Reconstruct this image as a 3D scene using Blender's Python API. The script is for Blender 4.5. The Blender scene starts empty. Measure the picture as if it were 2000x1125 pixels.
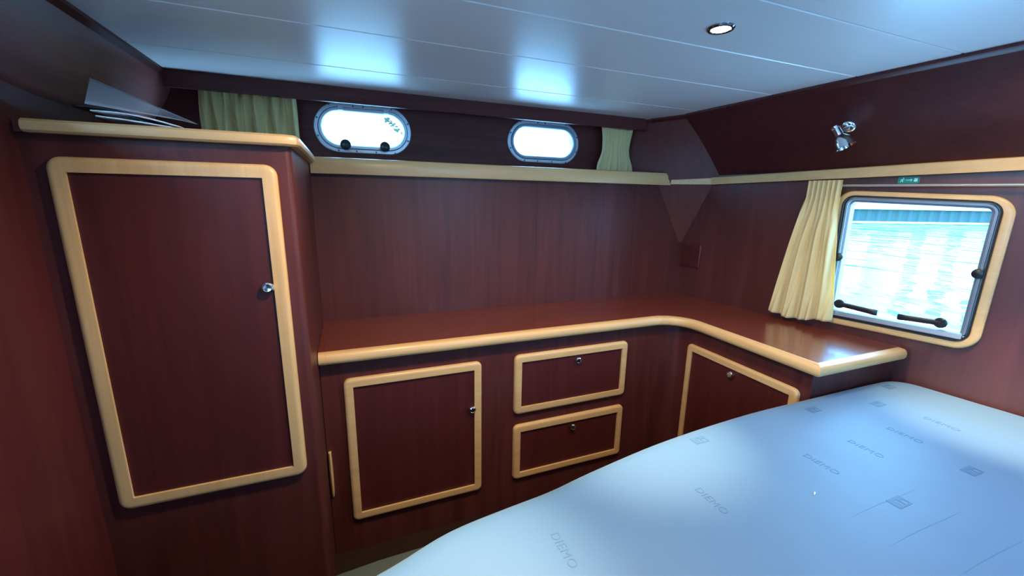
import bpy, bmesh, math, random
from mathutils import Vector, Matrix
from mathutils.geometry import tessellate_polygon
random.seed(7)
PI = math.pi
scene = bpy.context.scene
COL = scene.collection
EZ = 1.55            # eye height; measured heights below are written relative to the eye and lifted by EZ

# ------------------------------------------------------------------ camera
cam_d = bpy.data.cameras.new('camera')
cam_d.sensor_width = 36.0
cam_d.lens = 14.4
cam_d.clip_start = 0.02
cam_d.clip_end = 500
cam = bpy.data.objects.new('camera', cam_d)
COL.objects.link(cam)
yaw, pit, rol = math.radians(21.68), math.radians(12.41), math.radians(0.98)
cy, sy, cp, sp = math.cos(yaw), math.sin(yaw), math.cos(pit), math.sin(pit)
fwd = Vector((sy*cp, cy*cp, -sp)); rgt = Vector((cy, -sy, 0)); up0 = rgt.cross(fwd)
r_ = math.cos(rol)*rgt + math.sin(rol)*up0
u_ = -math.sin(rol)*rgt + math.cos(rol)*up0
m = Matrix((r_, u_, -fwd)).transposed().to_4x4()
m.translation = Vector((0, 0, EZ))
cam.matrix_world = m
scene.camera = cam

# ------------------------------------------------------------------ sky, exposure
scene.view_settings.view_transform = 'Standard'
scene.view_settings.look = 'None'
scene.view_settings.gamma = 1
scene.view_settings.use_curve_mapping = False
scene.view_settings.exposure = 0.35
w = bpy.data.worlds.new('sky'); scene.world = w; w.use_nodes = True
bg = w.node_tree.nodes['Background']
bg.inputs['Color'].default_value = (0.24, 0.54, .94, 1)
bg.inputs['Strength'].default_value = 15.5

def portal(name, loc, rot, sx, sz):
    d = bpy.data.lights.new(name, 'AREA'); d.shape = 'RECTANGLE'; d.size = sx; d.size_y = sz
    d.cycles.is_portal = True
    o = bpy.data.objects.new(name, d); COL.objects.link(o); o.location = loc; o.rotation_euler = rot

# ------------------------------------------------------------------ materials
MATS = {}
def new_mat(name):
    mt = bpy.data.materials.new(name); mt.use_nodes = True
    MATS[name] = mt
    return mt, mt.node_tree.nodes, mt.node_tree.links, mt.node_tree.nodes['Principled BSDF']
def setp(b, **k):
    for a, v in k.items():
        b.inputs[a.replace('_', ' ')].default_value = v
def plain(name, col, rough=.5, metal=0, **k):
    mt, n, l, b = new_mat(name)
    setp(b, Base_Color=(*col, 1), Roughness=rough, Metallic=metal)
    for a, v in k.items(): b.inputs[a.replace('_', ' ')].default_value = v
    nz = n.new('ShaderNodeTexNoise'); nz.inputs['Scale'].default_value = 60
    mr = n.new('ShaderNodeMapRange'); mr.inputs['To Min'].default_value = max(0, rough-.04); mr.inputs['To Max'].default_value = rough+.05
    l.new(nz.outputs['Fac'], mr.inputs['Value']); l.new(mr.outputs['Result'], b.inputs['Roughness'])
    return mt
def wood(name, c1, c2, c3, axis, rough=.42, coat=.12, fine=1.0, big=1.0, bump=.02, coatr=.2, spec=.5):
    mt, n, l, b = new_mat(name)
    tc = n.new('ShaderNodeTexCoord'); mp = n.new('ShaderNodeMapping')
    s = [9*big]*3; s[axis] = .55*big; mp.inputs['Scale'].default_value = s
    l.new(tc.outputs['Object'], mp.inputs['Vector'])
    n1 = n.new('ShaderNodeTexNoise'); n1.inputs['Scale'].default_value = 1.6; n1.inputs['Detail'].default_value = 5; n1.inputs['Distortion'].default_value = 1.4
    l.new(mp.outputs['Vector'], n1.inputs['Vector'])
    mp2 = n.new('ShaderNodeMapping'); s = [150*fine]*3; s[axis] = 4*fine; mp2.inputs['Scale'].default_value = s
    l.new(tc.outputs['Object'], mp2.inputs['Vector'])
    n2 = n.new('ShaderNodeTexNoise'); n2.inputs['Scale'].default_value = 1; n2.inputs['Detail'].default_value = 3
    l.new(mp2.outputs['Vector'], n2.inputs['Vector'])
    r1 = n.new('ShaderNodeValToRGB'); e = r1.color_ramp.elements
    e[0].position = .3; e[0].color = (*c1, 1); e[1].position = .72; e[1].color = (*c2, 1)
    l.new(n1.outputs['Fac'], r1.inputs['Fac'])
    mx = n.new('ShaderNodeMix'); mx.data_type = 'RGBA'; mx.blend_type = 'MIX'
    r2 = n.new('ShaderNodeMapRange'); r2.inputs['From Min'].default_value = .45; r2.inputs['From Max'].default_value = .8; r2.inputs['To Max'].default_value = .32
    l.new(n2.outputs['Fac'], r2.inputs['Value']); l.new(r2.outputs['Result'], mx.inputs['Factor'])
    l.new(r1.outputs['Color'], mx.inputs['A']); mx.inputs['B'].default_value = (*c3, 1)
    l.new(mx.outputs['Result'], b.inputs['Base Color'])
    bp = n.new('ShaderNodeBump'); bp.inputs['Strength'].default_value = bump; bp.inputs['Distance'].default_value = .002
    l.new(n2.outputs['Fac'], bp.inputs['Height']); l.new(bp.outputs['Normal'], b.inputs['Normal'])
    setp(b, Roughness=rough, Coat_Weight=coat, Coat_Roughness=coatr, Specular_IOR_Level=spec)
    return mt
MA1, MA2, MA3 = (.072, .016, .015), (.120, .029, .026), (.045, .010, .011)
MAH = wood('mahogany_upright', MA1, MA2, MA3, 2, coat=.03, spec=.35)
MAHG = wood('mahogany_glossy_panel', MA1, MA2, MA3, 2, rough=.36, coat=.55, coatr=.32, spec=.6)
MAHL = wood('mahogany_cove_sheen', (.20, .058, .050), (.28, .088, .075), (.14, .042, .036), 1, rough=.40, coat=.5, coatr=.38, spec=.6)  # lighter than the other mahogany, window sheen put into the colour
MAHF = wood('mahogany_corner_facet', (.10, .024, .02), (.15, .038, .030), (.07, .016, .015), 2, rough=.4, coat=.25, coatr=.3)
MAHU = wood('mahogany_porthole_panel', MA1, MA2, MA3, 0, rough=.45, coat=0, spec=.2)
MAHX = wood('mahogany_crossways', (.15, .030, .018), (.21, .045, .025), (.09, .018, .014), 0, rough=.24, coat=.4, coatr=.16)
MAHY = wood('mahogany_lengthways', MA1, MA2, MA3, 1)
MAHD = wood('mahogany_door', (.070, .012, .012), (.10, .019, .018), (.042, .008, .009), 2, coat=.03, spec=.35)
LT = ((.68, .41, .17), (.80, .51, .235), (.55, .315, .12))
LTX = wood('light_wood_x', *LT, 0, rough=.4, coat=.25)
LTY = wood('light_wood_y', *LT, 1, rough=.4, coat=.25)
LTZ = wood('light_wood_z', *LT, 2, rough=.4, coat=.25)
CER = wood('white_ceiling_panel', (.80, .76, .72), (.83, .79, .75), (.78, .74, .70), 0, rough=.36, coat=.30, coatr=.30, bump=.01)
CHROME = plain('chrome', (.88, .89, .9), .14, 1)
ALU = plain('brushed_aluminium', (.55, .60, .66), .35, .7)
ALUD = plain('anodised_sash', (.30, .36, .44), .35, .6)
BLACK = plain('black_plastic', (.012, .014, .02), .35)
RUBBER = plain('black_rubber_gasket', (.01, .012, .018), .5)
GREEN = plain('green_sign', (.0, .27, .20), .35)
SIGNW = plain('sign_white', (.55, .85, .78), .4)
FLOORM = wood('dark_floor', (.020, .008, .006), (.03, .012, .009), (.012, .005, .004), 0, rough=.6, coat=0, spec=.25)
GREYFAB = plain('grey_green_cloth', (.018, .026, .026), .9)
PAPER = plain('white_paper', (.88, .9, .92), .3)
DARKP = plain('dark_cover', (.02, .015, .02), .4)
DARKW = plain('dark_joint_backing', (.015, .01, .01), .8)  # near-black deck that shows through the ceiling joints
SCREW = plain('screw_head', (.10, .14, .20), .4, .6)
def glass(name, tint, gl=.08):
    mt, n, l, b = new_mat(name)
    n.remove(b); out = n['Material Output']
    tr = n.new('ShaderNodeBsdfTransparent'); tr.inputs['Color'].default_value = (*tint, 1)
    gs = n.new('ShaderNodeBsdfGlossy'); gs.inputs['Roughness'].default_value = .02
    lw = n.new('ShaderNodeLayerWeight'); lw.inputs['Blend'].default_value = .25
    mr = n.new('ShaderNodeMath'); mr.operation = 'MULTIPLY'; mr.inputs[1].default_value = gl*3
    l.new(lw.outputs['Fresnel'], mr.inputs[0])
    mx = n.new('ShaderNodeMixShader'); l.new(mr.outputs[0], mx.inputs[0]); l.new(tr.outputs[0], mx.inputs[1]); l.new(gs.outputs[0], mx.inputs[2])
    l.new(mx.outputs[0], out.inputs['Surface'])
    return mt
PANE = glass('window_glass', (.90, .97, .98))
CLEARP = None
def cloth(name, col, trans=.35):
    mt, n, l, b = new_mat(name)
    out = n['Material Output']
    setp(b, Base_Color=(*col, 1), Roughness=.9, Sheen_Weight=.2)
    tl = n.new('ShaderNodeBsdfTranslucent'); tl.inputs['Color'].default_value = (col[0]*1.05, col[1]*1.1, col[2]*.8, 1)
    tc = n.new('ShaderNodeTexCoord'); nz = n.new('ShaderNodeTexNoise'); nz.inputs['Scale'].default_value = 400
    l.new(tc.outputs['Object'], nz.inputs['Vector'])
    bp = n.new('ShaderNodeBump'); bp.inputs['Strength'].default_value = .15; bp.inputs['Distance'].default_value = .001
    l.new(nz.outputs['Fac'], bp.inputs['Height']); l.new(bp.outputs['Normal'], b.inputs['Normal'])
    mx = n.new('ShaderNodeMixShader'); mx.inputs[0].default_value = trans
    l.new(b.outputs[0], mx.inputs[1]); l.new(tl.outputs[0], mx.inputs[2]); l.new(mx.outputs[0], out.inputs['Surface'])
    return mt
CURT = cloth('cream_curtain_cloth', (.90, .73, .38), .3)
def mattress_mat():
    mt, n, l, b = new_mat('mattress_ticking')
    setp(b, Base_Color=(.078, .182, .335, 1), Roughness=.5, Sheen_Weight=.3)  # whitish ticking, blue daylight tinted into the base colour
    tc = n.new('ShaderNodeTexCoord')
    nz = n.new('ShaderNodeTexNoise'); nz.inputs['Scale'].default_value = 2.2; nz.inputs['Detail'].default_value = 2
    l.new(tc.outputs['Object'], nz.inputs['Vector'])
    n2 = n.new('ShaderNodeTexNoise'); n2.inputs['Scale'].default_value = 260
    l.new(tc.outputs['Object'], n2.inputs['Vector'])
    b1 = n.new('ShaderNodeBump'); b1.inputs['Strength'].default_value = .35; b1.inputs['Distance'].default_value = .04
    b2 = n.new('ShaderNodeBump'); b2.inputs['Strength'].default_value = .08; b2.inputs['Distance'].default_value = .001
    l.new(nz.outputs['Fac'], b1.inputs['Height']); l.new(n2.outputs['Fac'], b2.inputs['Height']); l.new(b1.outputs['Normal'], b2.inputs['Normal'])
    l.new(b2.outputs['Normal'], b.inputs['Normal'])
    return mt
MATT = mattress_mat()
WEAVE = plain('woven_grey_thread', (.070, .168, .312), .5)
CREASE = plain('ticking_crease', (.074, .176, .326), .5)
def emis(name, col, s):
    mt, n, l, b = new_mat(name)
    setp(b, Base_Color=(*col, 1), Emission_Color=(*col, 1), Emission_Strength=s)
    return mt
LED = emis('lamp_lens_lit', (1.0, .93, .80), 12)

# ------------------------------------------------------------------ mesh helpers
class MB:
    def __init__(s): s.v = []; s.f = []
    def add(s, vs, fs):
        o = len(s.v); s.v += [tuple(v) for v in vs]; s.f += [tuple(i+o for i in f) for f in fs]; return s
    def box(s, x0, x1, y0, y1, z0, z1):
        return s.add([(x, y, z) for z in (z0, z1) for y in (y0, y1) for x in (x0, x1)],
                     [(0, 2, 3, 1), (4, 5, 7, 6), (0, 1, 5, 4), (2, 6, 7, 3), (0, 4, 6, 2), (1, 3, 7, 5)])
    def plate(s, outer, holes, fn, w0, w1):
        """outer/holes: 2D outlines; fn(u,v,w)->world"""
        loops = [outer]+holes
        flat = [p for lp in loops for p in lp]
        tris = tessellate_polygon([[Vector((p[0], p[1], 0)) for p in lp] for lp in loops])
        k = len(flat)
        vs = [fn(p[0], p[1], w0) for p in flat]+[fn(p[0], p[1], w1) for p in flat]
        fs = [tuple(t) for t in tris]+[tuple(i+k for i in reversed(t)) for t in tris]
        o = 0
        for lp in loops:
            L = len(lp)
            for i in range(L): fs.append((o+i, o+(i+1) % L, k+o+(i+1) % L, k+o+i))
            o += L
        return s.add(vs, fs)
    def loft(s, loops, close=True, cap0=False, cap1=False, ring=False):
        L = len(loops[0]); vs = [v for lp in loops for v in lp]; fs = []
        R = range(len(loops) if ring else len(loops)-1)
        for j in R:
            a = j*L; b = ((j+1) % len(loops))*L
            for i in range(L if close else L-1):
                fs.append((a+i, a+(i+1) % L, b+(i+1) % L, b+i))
        if cap0: fs.append(tuple(range(L-1, -1, -1)))
        if cap1: fs.append(tuple((len(loops)-1)*L+i for i in range(L)))
        return s.add(vs, fs)
    def lathe(s, prof, base, axis, n=24):
        a = Vector(axis).normalized(); t = a.orthogonal().normalized(); b = a.cross(t); base = Vector(base)
        loops = [[base+a*h+(t*math.cos(q)+b*math.sin(q))*max(r, 1e-5) for q in [2*PI*i/n for i in range(n)]] for r, h in prof]
        return s.loft(loops, True, True, True)
    def tube(s, pts, r, n=10, cap=True):
        pts = [Vector(p) for p in pts]; loops = []
        rr = r if isinstance(r, (list, tuple)) else [r]*len(pts)
        prev = None
        for i, p in enumerate(pts):
            d = (pts[min(i+1, len(pts)-1)]-pts[max(i-1, 0)]).normalized()
            t = d.orthogonal().normalized() if prev is None else (prev-d*prev.dot(d)).normalized()
            prev = t; b = d.cross(t)
            loops.append([p+(t*math.cos(q)+b*math.sin(q))*rr[i] for q in [2*PI*k/n for k in range(n)]])
        return s.loft(loops, True, cap, cap)
    def build(s, name, mat, parent=None, label=None, smooth=35, bevel=0, solid=0):
        loc = parent_origin(parent) if parent else Vector((0, 0, 0))
        me = bpy.data.meshes.new(name)
        me.from_pydata([tuple(Vector(v)-loc) for v in s.v], [], s.f)
        bm = bmesh.new(); bm.from_mesh(me)
        bmesh.ops.remove_doubles(bm, verts=bm.verts, dist=1e-6)
        bmesh.ops.recalc_face_normals(bm, faces=bm.faces); bm.to_mesh(me); bm.free()
        me.materials.append(mat)
        if smooth:
            for p in me.polygons: p.use_smooth = True
            me.set_sharp_from_angle(angle=math.radians(smooth))
        o = bpy.data.objects.new(name, me); COL.objects.link(o)
        if solid:
            md = o.modifiers.new('solid', 'SOLIDIFY'); md.thickness = solid; md.offset = 0
        if bevel:
            md = o.modifiers.new('bevel', 'BEVEL'); md.width = bevel; md.segments = 2; md.limit_method = 'ANGLE'
        if parent: o.parent = parent
        if label: o['label'] = label
        return o
ORIG = {}
def parent_origin(p):
    while p is not None:
        if p.name in ORIG: return ORIG[p.name]
        p = p.parent
    return Vector((0, 0, 0))
def thing(name, label, cat, loc, group=None):
    o = bpy.data.objects.new(name, None); COL.objects.link(o); o.location = loc
    o.empty_display_size = .05
    ORIG[o.name] = Vector(loc)
    o['label'] = label; o['category'] = cat
    if group: o['group'] = group
    return o
def struct(name, mb, mat, label=None, **k):
    o = mb.build(name, mat, **k); o['kind'] = 'structure'
    if label: o['label'] = label
    return o
def sthing(name, loc, label=None):
    o = bpy.data.objects.new(name, None); COL.objects.link(o); o.location = loc; ORIG[o.name] = Vector(loc)
    o['kind'] = 'structure'
    if label: o['label'] = label
    return o
def rrect(x0, x1, y0, y1, r, n=8):
    pts = []
    for cx, cyy, a0 in ((x1-r, y1-r, 0), (x0+r, y1-r, PI/2), (x0+r, y0+r, PI), (x1-r, y0+r, 3*PI/2)):
        for i in range(n+1):
            a = a0+PI/2*i/n; pts.append((cx+r*math.cos(a), cyy+r*math.sin(a)))
    return pts
def moulding(mb, x0, x1, y0, y1, r, width, prof, fn, n=8, rmin=.0006):
    """rounded outside, square inside frame; prof = [(inset, height)]"""
    loops = []
    for d, h in prof:
        rr = max(r-d*1.0, rmin)
        loops.append([fn(u, v, h) for u, v in rrect(x0+d, x1-d, y0+d, y1-d, rr, n)])
    mb.loft(loops, True, ring=True)
    return mb
def cabprof(wd, t):
    return [(0, 0), (0, t*.45), (wd*.04, t*.68), (wd*.13, t*.87), (wd*.27, t*.98), (wd*.42, t), (wd, t*.94), (wd, 0)]

# ------------------------------------------------------------------ room frame of reference
Z = lambda r: EZ+r
FLOOR, CEIL = 0.0, Z(.465)
YB = 2.10                     # lower back panel
YU = 2.215                    # upper back wall with the portholes
YF = -1.60
def wallx(y): return 2.02+(2.07-y)*.1518
def wn(off, y, z):            # point on right wall, off metres into the cabin
    return (wallx(y)-off*.9887, y-off*.150, z)
def topx(y): return 1.764+(1.872-y)*.0722
KZ = Z(.150)
def upw(y, t, off=0):         # upper right panel: t 0 at the rail, 1 at the ceiling
    x = wallx(y)*(1-t)+topx(y)*t
    return (x-off*.77, y-off*.1, KZ+(CEIL-KZ)*t-off*.63)
nU = Vector((-.77, -.11, -.63)).normalized()
LX = -.735

# floor
struct('floor', MB().box(-.9, 2.8, YF-.1, 2.4, -.05, 0), FLOORM)

# ceiling of narrow panels with open joints
mb = MB()
seams = [YF, -1.15, -.78, -.44, -.12, .20, .50, .80, 1.085, 1.40, 1.795, 2.32]
for a, b in zip(seams[:-1], seams[1:]):
    e_ = .004
    mb.loft([[(x, y, z) for y, z in ((a+.0012, CEIL+.012), (a+.0012, CEIL+e_*.6), (a+e_, CEIL), (b-e_, CEIL), (b-.0012, CEIL+e_*.6), (b-.0012, CEIL+.012))] for x in (LX-.05, 2.15)], True, True, True)
struct('ceiling', mb, CER, smooth=0)
struct('ceiling_deck', MB().box(-1, 2.75, YF-.1, 2.4, CEIL+.0125, CEIL+.06), DARKW, smooth=0)

# ---- right wall, lower part with window openings
WQ = [(1.275, Z(.059)), (.722, Z(.033)), (.730, Z(-.549)), (1.222, Z(-.565))]   # outline of the wooden surround
def wq(u, v):    # u 0..1 from the far side to the near side, v 0..1 bottom to top
    yT = 1.272+( .7225-1.272)*u; zT = Z(.060+(.034-.060)*u)
    yB = 1.262+( .7255-1.262)*u; zB = Z(-.566+(-.551+.566)*u)
    return (yB+(yT-yB)*v, zB+(zT-zB)*v)
WW, WH = .545, .61            # nominal size for metric work in window space
def wfn(u, v, off):           # u,v in metres inside the surround
    y, z = wq(u/WW, v/WH)
    return wn(off, y, z)
hole1 = [wq(u/WW, v/WH) for u, v in rrect(.03, WW-.03, .03, WH-.03, .05)]
h2y0, h2y1, h2z0, h2z1 = -.50, .06, Z(-.52), Z(.02)
hole2 = rrect(h2y0, h2y1, h2z0, h2z1, .05)
mb = MB()
mb.plate([(YF, 0), (2.14, 0), (2.14, KZ+.002), (YF, KZ+.002)], [hole1, hole2], lambda u, v, q: wn(q, u, v), 0, -.035)
struct('wall_right', mb, MAHG, smooth=0)
portal('window_portal', wn(-.05, .998, Z(-.26)), (PI/2, 0, PI/2+math.atan(.1518)), .52, .58)
portal('window_portal', wn(-.05, (h2y0+h2y1)/2, Z(-.25)), (PI/2, 0, PI/2+math.atan(.1518)), .56, .54)
# upper part leans inboard
mb = MB(); n = 30
loopsA = [[upw(2.15+(YF-2.15)*i/n, t) for i in range(n+1)] for t in (0, .25, .5, .75, 1.02)]
loopsB = [[tuple(Vector(p)-nU*.03) for p in lp] for lp in loopsA]
mb.loft(loopsA, False); mb.loft(loopsB, False)
struct('wall_right_upper', mb, MAHD, smooth=40)
# bead under the ceiling edge
mb = MB()
for k in range(1):
    mb.loft([[tuple(Vector(upw(y, 1))+Vector((dx, 0, dz))) for dx, dz in ((-.014, .004), (-.014, -.010), (-.004, -.016), (.012, -.02), (.02, .004))] for y in (1.88, YF)], True, True, True)
struct('trim_1', mb, MAHD)

# ---- left wall
LW = rrect(-1.25, -.10, Z(-.50), Z(.10), .05)
mb = MB()
mb.plate([(YF, 0), (2.3, 0), (2.3, Z(.25)), (YF, Z(.25))], [LW], lambda u, v, q: (LX-q, u, v), 0, .035)
struct('wall_left', mb, MAHD, smooth=0)
portal('window_portal', (LX-.05, -.675, Z(-.2)), (PI/2, 0, -PI/2), 1.15, .6)
mb = MB(); R = []
for t in [i/14 for i in range(15)]:
    row = []
    for y in [2.3-i*(2.3-YF)/40 for i in range(41)]:
        k0 = .242+.25*max(0, 1.60-y)**2+.05*max(0, y-1.65)**1.3   # lower edge of the leaning panel sweeps up towards the bed
        k0 = min(k0, .40)
        zz = Z(k0)+(CEIL+.005-Z(k0))*t
        row.append((LX+.004+.092*math.sin(t*PI/2)**1.2, y, zz))
    R.append(row)
R.insert(0, [(LX-.002, p[1], p[2]-.004) for p in R[0]])
mb.loft(R, False); mb.loft([[ (x-.03, y, z+.01) for x, y, z in lp] for lp in R], False)
struct('wall_left_upper', mb, MAHL, smooth=60)
w5 = sthing('window_5', (LX, -.675, Z(-.2)))  # added unseen window, brings daylight onto the bed and right wall
mb = MB(); moulding(mb, -1.28, -.07, Z(-.53), Z(.13), .07, .05, [(0, 0), (0, .015), (.045, .015), (.045, -.03)], lambda u, v, q: (LX+q, u, v))
mb.build('window_frame', LTY, w5)
mb = MB(); mb.plate(rrect(-1.24, -.11, Z(-.49), Z(.09), .04), [], lambda u, v, q: (LX-.02-q, u, v), 0, .004); mb.build('pane', PANE, w5)
mb = MB(); mb.loft([[(LX+.095+dx, y, CEIL+dz) for dx, dz in ((-.02, .004), (.016, .004), (.016, -.010), (0, -.022), (-.02, -.02))] for y in (2.12, YF)], True, True, True)
struct('trim_2', mb, MAHD)

# ---- wall behind the camera
GX0, GX1, GZ0, GZ1 = .95, 1.65, Z(-.40), Z(.30)
mb = MB(); mb.plate([(-.9, 0), (2.7, 0), (2.7, CEIL+.05), (-.9, CEIL+.05)], [[(GX0, GZ0), (GX1, GZ0), (GX1, GZ1), (GX0, GZ1)]], lambda u, v, q: (u, YF-q, v), 0, .05)
struct('wall_front', mb, MAH, smooth=0)
h4 = sthing('window_4', ((GX0+GX1)/2, YF, (GZ0+GZ1)/2))  # added window behind the camera, lets fill daylight onto the back wall
mb = MB(); moulding(mb, GX0-.04, GX1+.04, GZ0-.04, GZ1+.04, .03, .05, [(0, 0), (0, .018), (.045, .018), (.045, -.03)], lambda u, v, q: (u, YF+q, v)); mb.build('window_frame', LTX, h4)
MB().box(GX0, GX1, YF-.03, YF-.024, GZ0, GZ1).build('pane', PANE, h4)
portal('added_window_portal', ((GX0+GX1)/2, YF-.07, (GZ0+GZ1)/2), (-PI/2, 0, 0), GX1-GX0, GZ1-GZ0)

# ---- chamfered corner facet (a real inclined plane) between back and right walls
A = Vector((2.003, 2.10, Z(-.262))); NP = Vector((.565, .757, .328))
def facet(x=None, y=None, z=None):
    if x is None: x = A.x-((y-A.y)*NP.y+(z-A.z)*NP.z)/NP.x
    elif y is None: y = A.y-((x-A.x)*NP.x+(z-A.z)*NP.z)/NP.y
    return Vector((x, y, z))
def facet_right(z):  # intersection with the right wall / its upper part
    if z <= KZ:
        # x = wallx(y)
        y = (NP.x*(A.x-2.02-2.07*.1518)+NP.y*A.y-NP.z*(z-A.z))/(NP.y-NP.x*.1518)
        return Vector((wallx(y), y, z))
    t = (z-KZ)/(CEIL-KZ)
    lo, hi = 1.0, 2.3
    for _ in range(40):
        mdl = (lo+hi)/2; x = wallx(mdl)*(1-t)+topx(mdl)*t
        val = (x-A.x)*NP.x+(mdl-A.y)*NP.y+(z-A.z)*NP.z
        if val > 0: hi = mdl
        else: lo = mdl
    return Vector((wallx(lo)*(1-t)+topx(lo)*t, lo, z))
# lower piece meets the lower panel plane, upper piece meets the upper wall plane
zs = [Z(-.262), Z(-.15), Z(-.03), Z(.085), Z(.12)]
mb = MB()
mb.loft([[facet(y=YB+.002, z=z), facet_right(z)] for z in zs], False)
bl = facet(y=YU+.01, z=Z(.12)); br = facet_right(Z(.12)); br = br+(br-bl)*.10
tl = Vector((1.633, YU+.01, CEIL+.004)); tr = Vector((1.775, 1.875, CEIL+.004)); tr = tr+(tr-tl)*.10
mb.loft([[bl.lerp(tl, q), br.lerp(tr, q)] for q in [i/16 for i in range(17)]], False)
nn = NP.normalized()
mb2 = MB(); mb2.v = list(mb.v)+[tuple(Vector(v)+nn*.02) for v in mb.v]; k = len(mb.v); mb2.f = list(mb.f)+[tuple(i+k for i in f) for f in mb.f]
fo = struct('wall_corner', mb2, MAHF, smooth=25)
# dark bead where the facet meets the ceiling
p0, p1 = Vector((1.690, 2.085, CEIL)), Vector((1.775, 1.875, CEIL))
mb = MB(); dn = -nn; dn.z = 0; dn.normalize()
mb.loft([[tuple(p+dn*a+Vector((0, 0, b))) for a, b in ((-.03, .004), (.014, .004), (.014, -.010), (-.0, -.022), (-.03, -.02))] for p in (p0, p1+Vector((.01, -.01, 0)))], True, True, True)
struct('trim_3', mb, MAHD)

# ---- back wall: lower panelling in two boards, upper part with two oval openings
wb = sthing('wall_back', (.9, YB, Z(-.3)))
SE = .975
MB().box(LX-.02, SE-.0008, YB, YB+.02, 0, Z(.12)).build('wall_panel', MAH, wb, smooth=0)
o = MB().box(SE+.0008, 2.06, YB-.0004, YB+.02, 0, Z(.12)).build('wall_panel', MAH, wb, smooth=0)
P1 = (.098, Z(.3085)); P2 = (1.060, Z(.3085)); PW, PH = .222, .111
def oval(c, hw, hh, n=14): return rrect(c[0]-hw, c[0]+hw, c[1]-hh, c[1]+hh, hh*.9999, n)
mb = MB()
mb.plate([(LX-.05, Z(.10)), (2.1, Z(.10)), (2.1, CEIL+.05), (LX-.05, CEIL+.05)], [oval(P1, PW-.028, PH-.028), oval(P2, PW-.028, PH-.028)], lambda u, v, q: (u, YU+q, v), 0, .04)
mb.build('upper_panel', MAHU, wb, smooth=0)
for P in (P1, P2): portal('porthole_portal', (P[0], YU+.06, P[1]), (PI/2, 0, PI), .38, .17)

# ---- portholes
def porthole(idx, P, opening):
    w = sthing('window_%d' % idx, (P[0], YU, P[1]), 'oval porthole with two round black knobs' if opening else 'fixed oval porthole without knobs')
    fn = lambda u, v, q: (u, YU-q, v)
    def ring(loop, base, mat, nm, par=w):
        m_ = MB(); L = [[fn(u, v, h) for u, v in oval(P, PW-d, PH-d)] for d, h in loop]; m_.loft(L, True, ring=True)
        return m_.build(nm, mat, par)
    ring([(0, 0), (0, .006), (.004, .009), (.017, .009), (.019, .006), (.019, 0)], 0, ALU, 'outer_flange')
    ring([(.0195, -.03), (.0195, .010), (.022, .014), (.031, .014), (.036, .009), (.038, .0), (.038, -.04)], 0, ALU if opening else ALUD, 'porthole_rim')
    m_ = MB(); m_.plate(oval(P, PW-.034, PH-.034), [], lambda u, v, q: (u, YU+.012+q, v), 0, .006); m_.build('pane', PANE, w)
    # screws round the flange
    for u, v in [(-.15, .1015), (-.045, .1015), (.0, .1015), (.13, .1015), (-.12, -.1015), (-.04, -.1015), (.05, -.1015), (.14, -.1015), (-.205, .04), (-.205, -.04), (.205, .04), (.205, -.04)]:
        MB().lathe([(.0042, 0), (.0042, .0015), (.003, .0028), (.0001, .003)], fn(P[0]+u, P[1]+v, .009), (0, -1, 0), 10).build('screw', SCREW, w)
    if opening:
        for u in (-.088, .090):
            k = MB().lathe([(.006, 0), (.006, .012), (.017, .014), (.0235, .018), (.0245, .026), (.023, .034), (.018, .038), (.0001, .0395)], fn(P[0]+u, P[1]-.076, .008), (0, -1, 0), 24).build('knob', BLACK, w)
        for u in (-.10, .105):
            MB().box(P[0]+u-.012, P[0]+u+.012, YU-.019, YU-.006, P[1]+.079, P[1]+.100).build('hinge', ALU, w, bevel=.002)
porthole(1, P1, True)
porthole(2, P2, False)

# ------------------------------------------------------------------ downlights
def downlight(x, y, label, power, core, angle=165, aim=0, aimy=0):
    t = thing('downlight', label, 'light', (x, y, CEIL), 'recessed ceiling downlights')
    mb = MB(); L = []
    for r, h in ((.036, .0), (.036, -.003), (.033, -.006), (.028, -.006), (.0245, -.001), (.0245, .0)):
        L.append([(x+r*math.cos(a), y+r*math.sin(a), CEIL+h) for a in [2*PI*i/40 for i in range(40)]])
    mb.loft(L, True, ring=True); mb.build('rim', plain_dark, t)
    MB().lathe([(.0001, 0), (.0242, 0), (.0242, .004), (.0001, .0055)], (x, y, CEIL-.0005), (0, 0, -1), 32).build('lens', LED, t)
    d = bpy.data.lights.new('downlight_beam', 'SPOT'); d.energy = power; d.color = (1.0, .74, .42); d.spot_size = math.radians(angle); d.spot_blend = .6; d.shadow_soft_size = .03
    lo = bpy.data.objects.new('downlight_beam', d); COL.objects.link(lo); lo.parent = t; lo.location = (0, 0, -.012)
    d2 = bpy.data.lights.new('downlight_core', 'SPOT'); d2.energy = core; d2.color = (1.0, .80, .52); d2.spot_size = math.radians(38); d2.spot_blend = 1.0; d2.shadow_soft_size = .03
    lo = bpy.data.objects.new('downlight_core', d2); COL.objects.link(lo); lo.parent = t; lo.location = (0, 0, -.012); lo.rotation_euler = (aimy, aim, 0)
    return t
plain_dark = plain('dark_chrome_rim', (.25, .28, .30), .12, 1)
downlight(.984, .957, 'recessed round downlight glowing in the white ceiling, right of the middle', 30, 120, aim=.12)
downlight(.25, .90, 'recessed downlight in the ceiling out of view near the tall cabinet', 50, 105, aimy=-.24, aim=.10)
downlight(1.76, .56, 'recessed downlight in the ceiling out of view near the hull window', 15, 150, aim=-.24)

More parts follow.
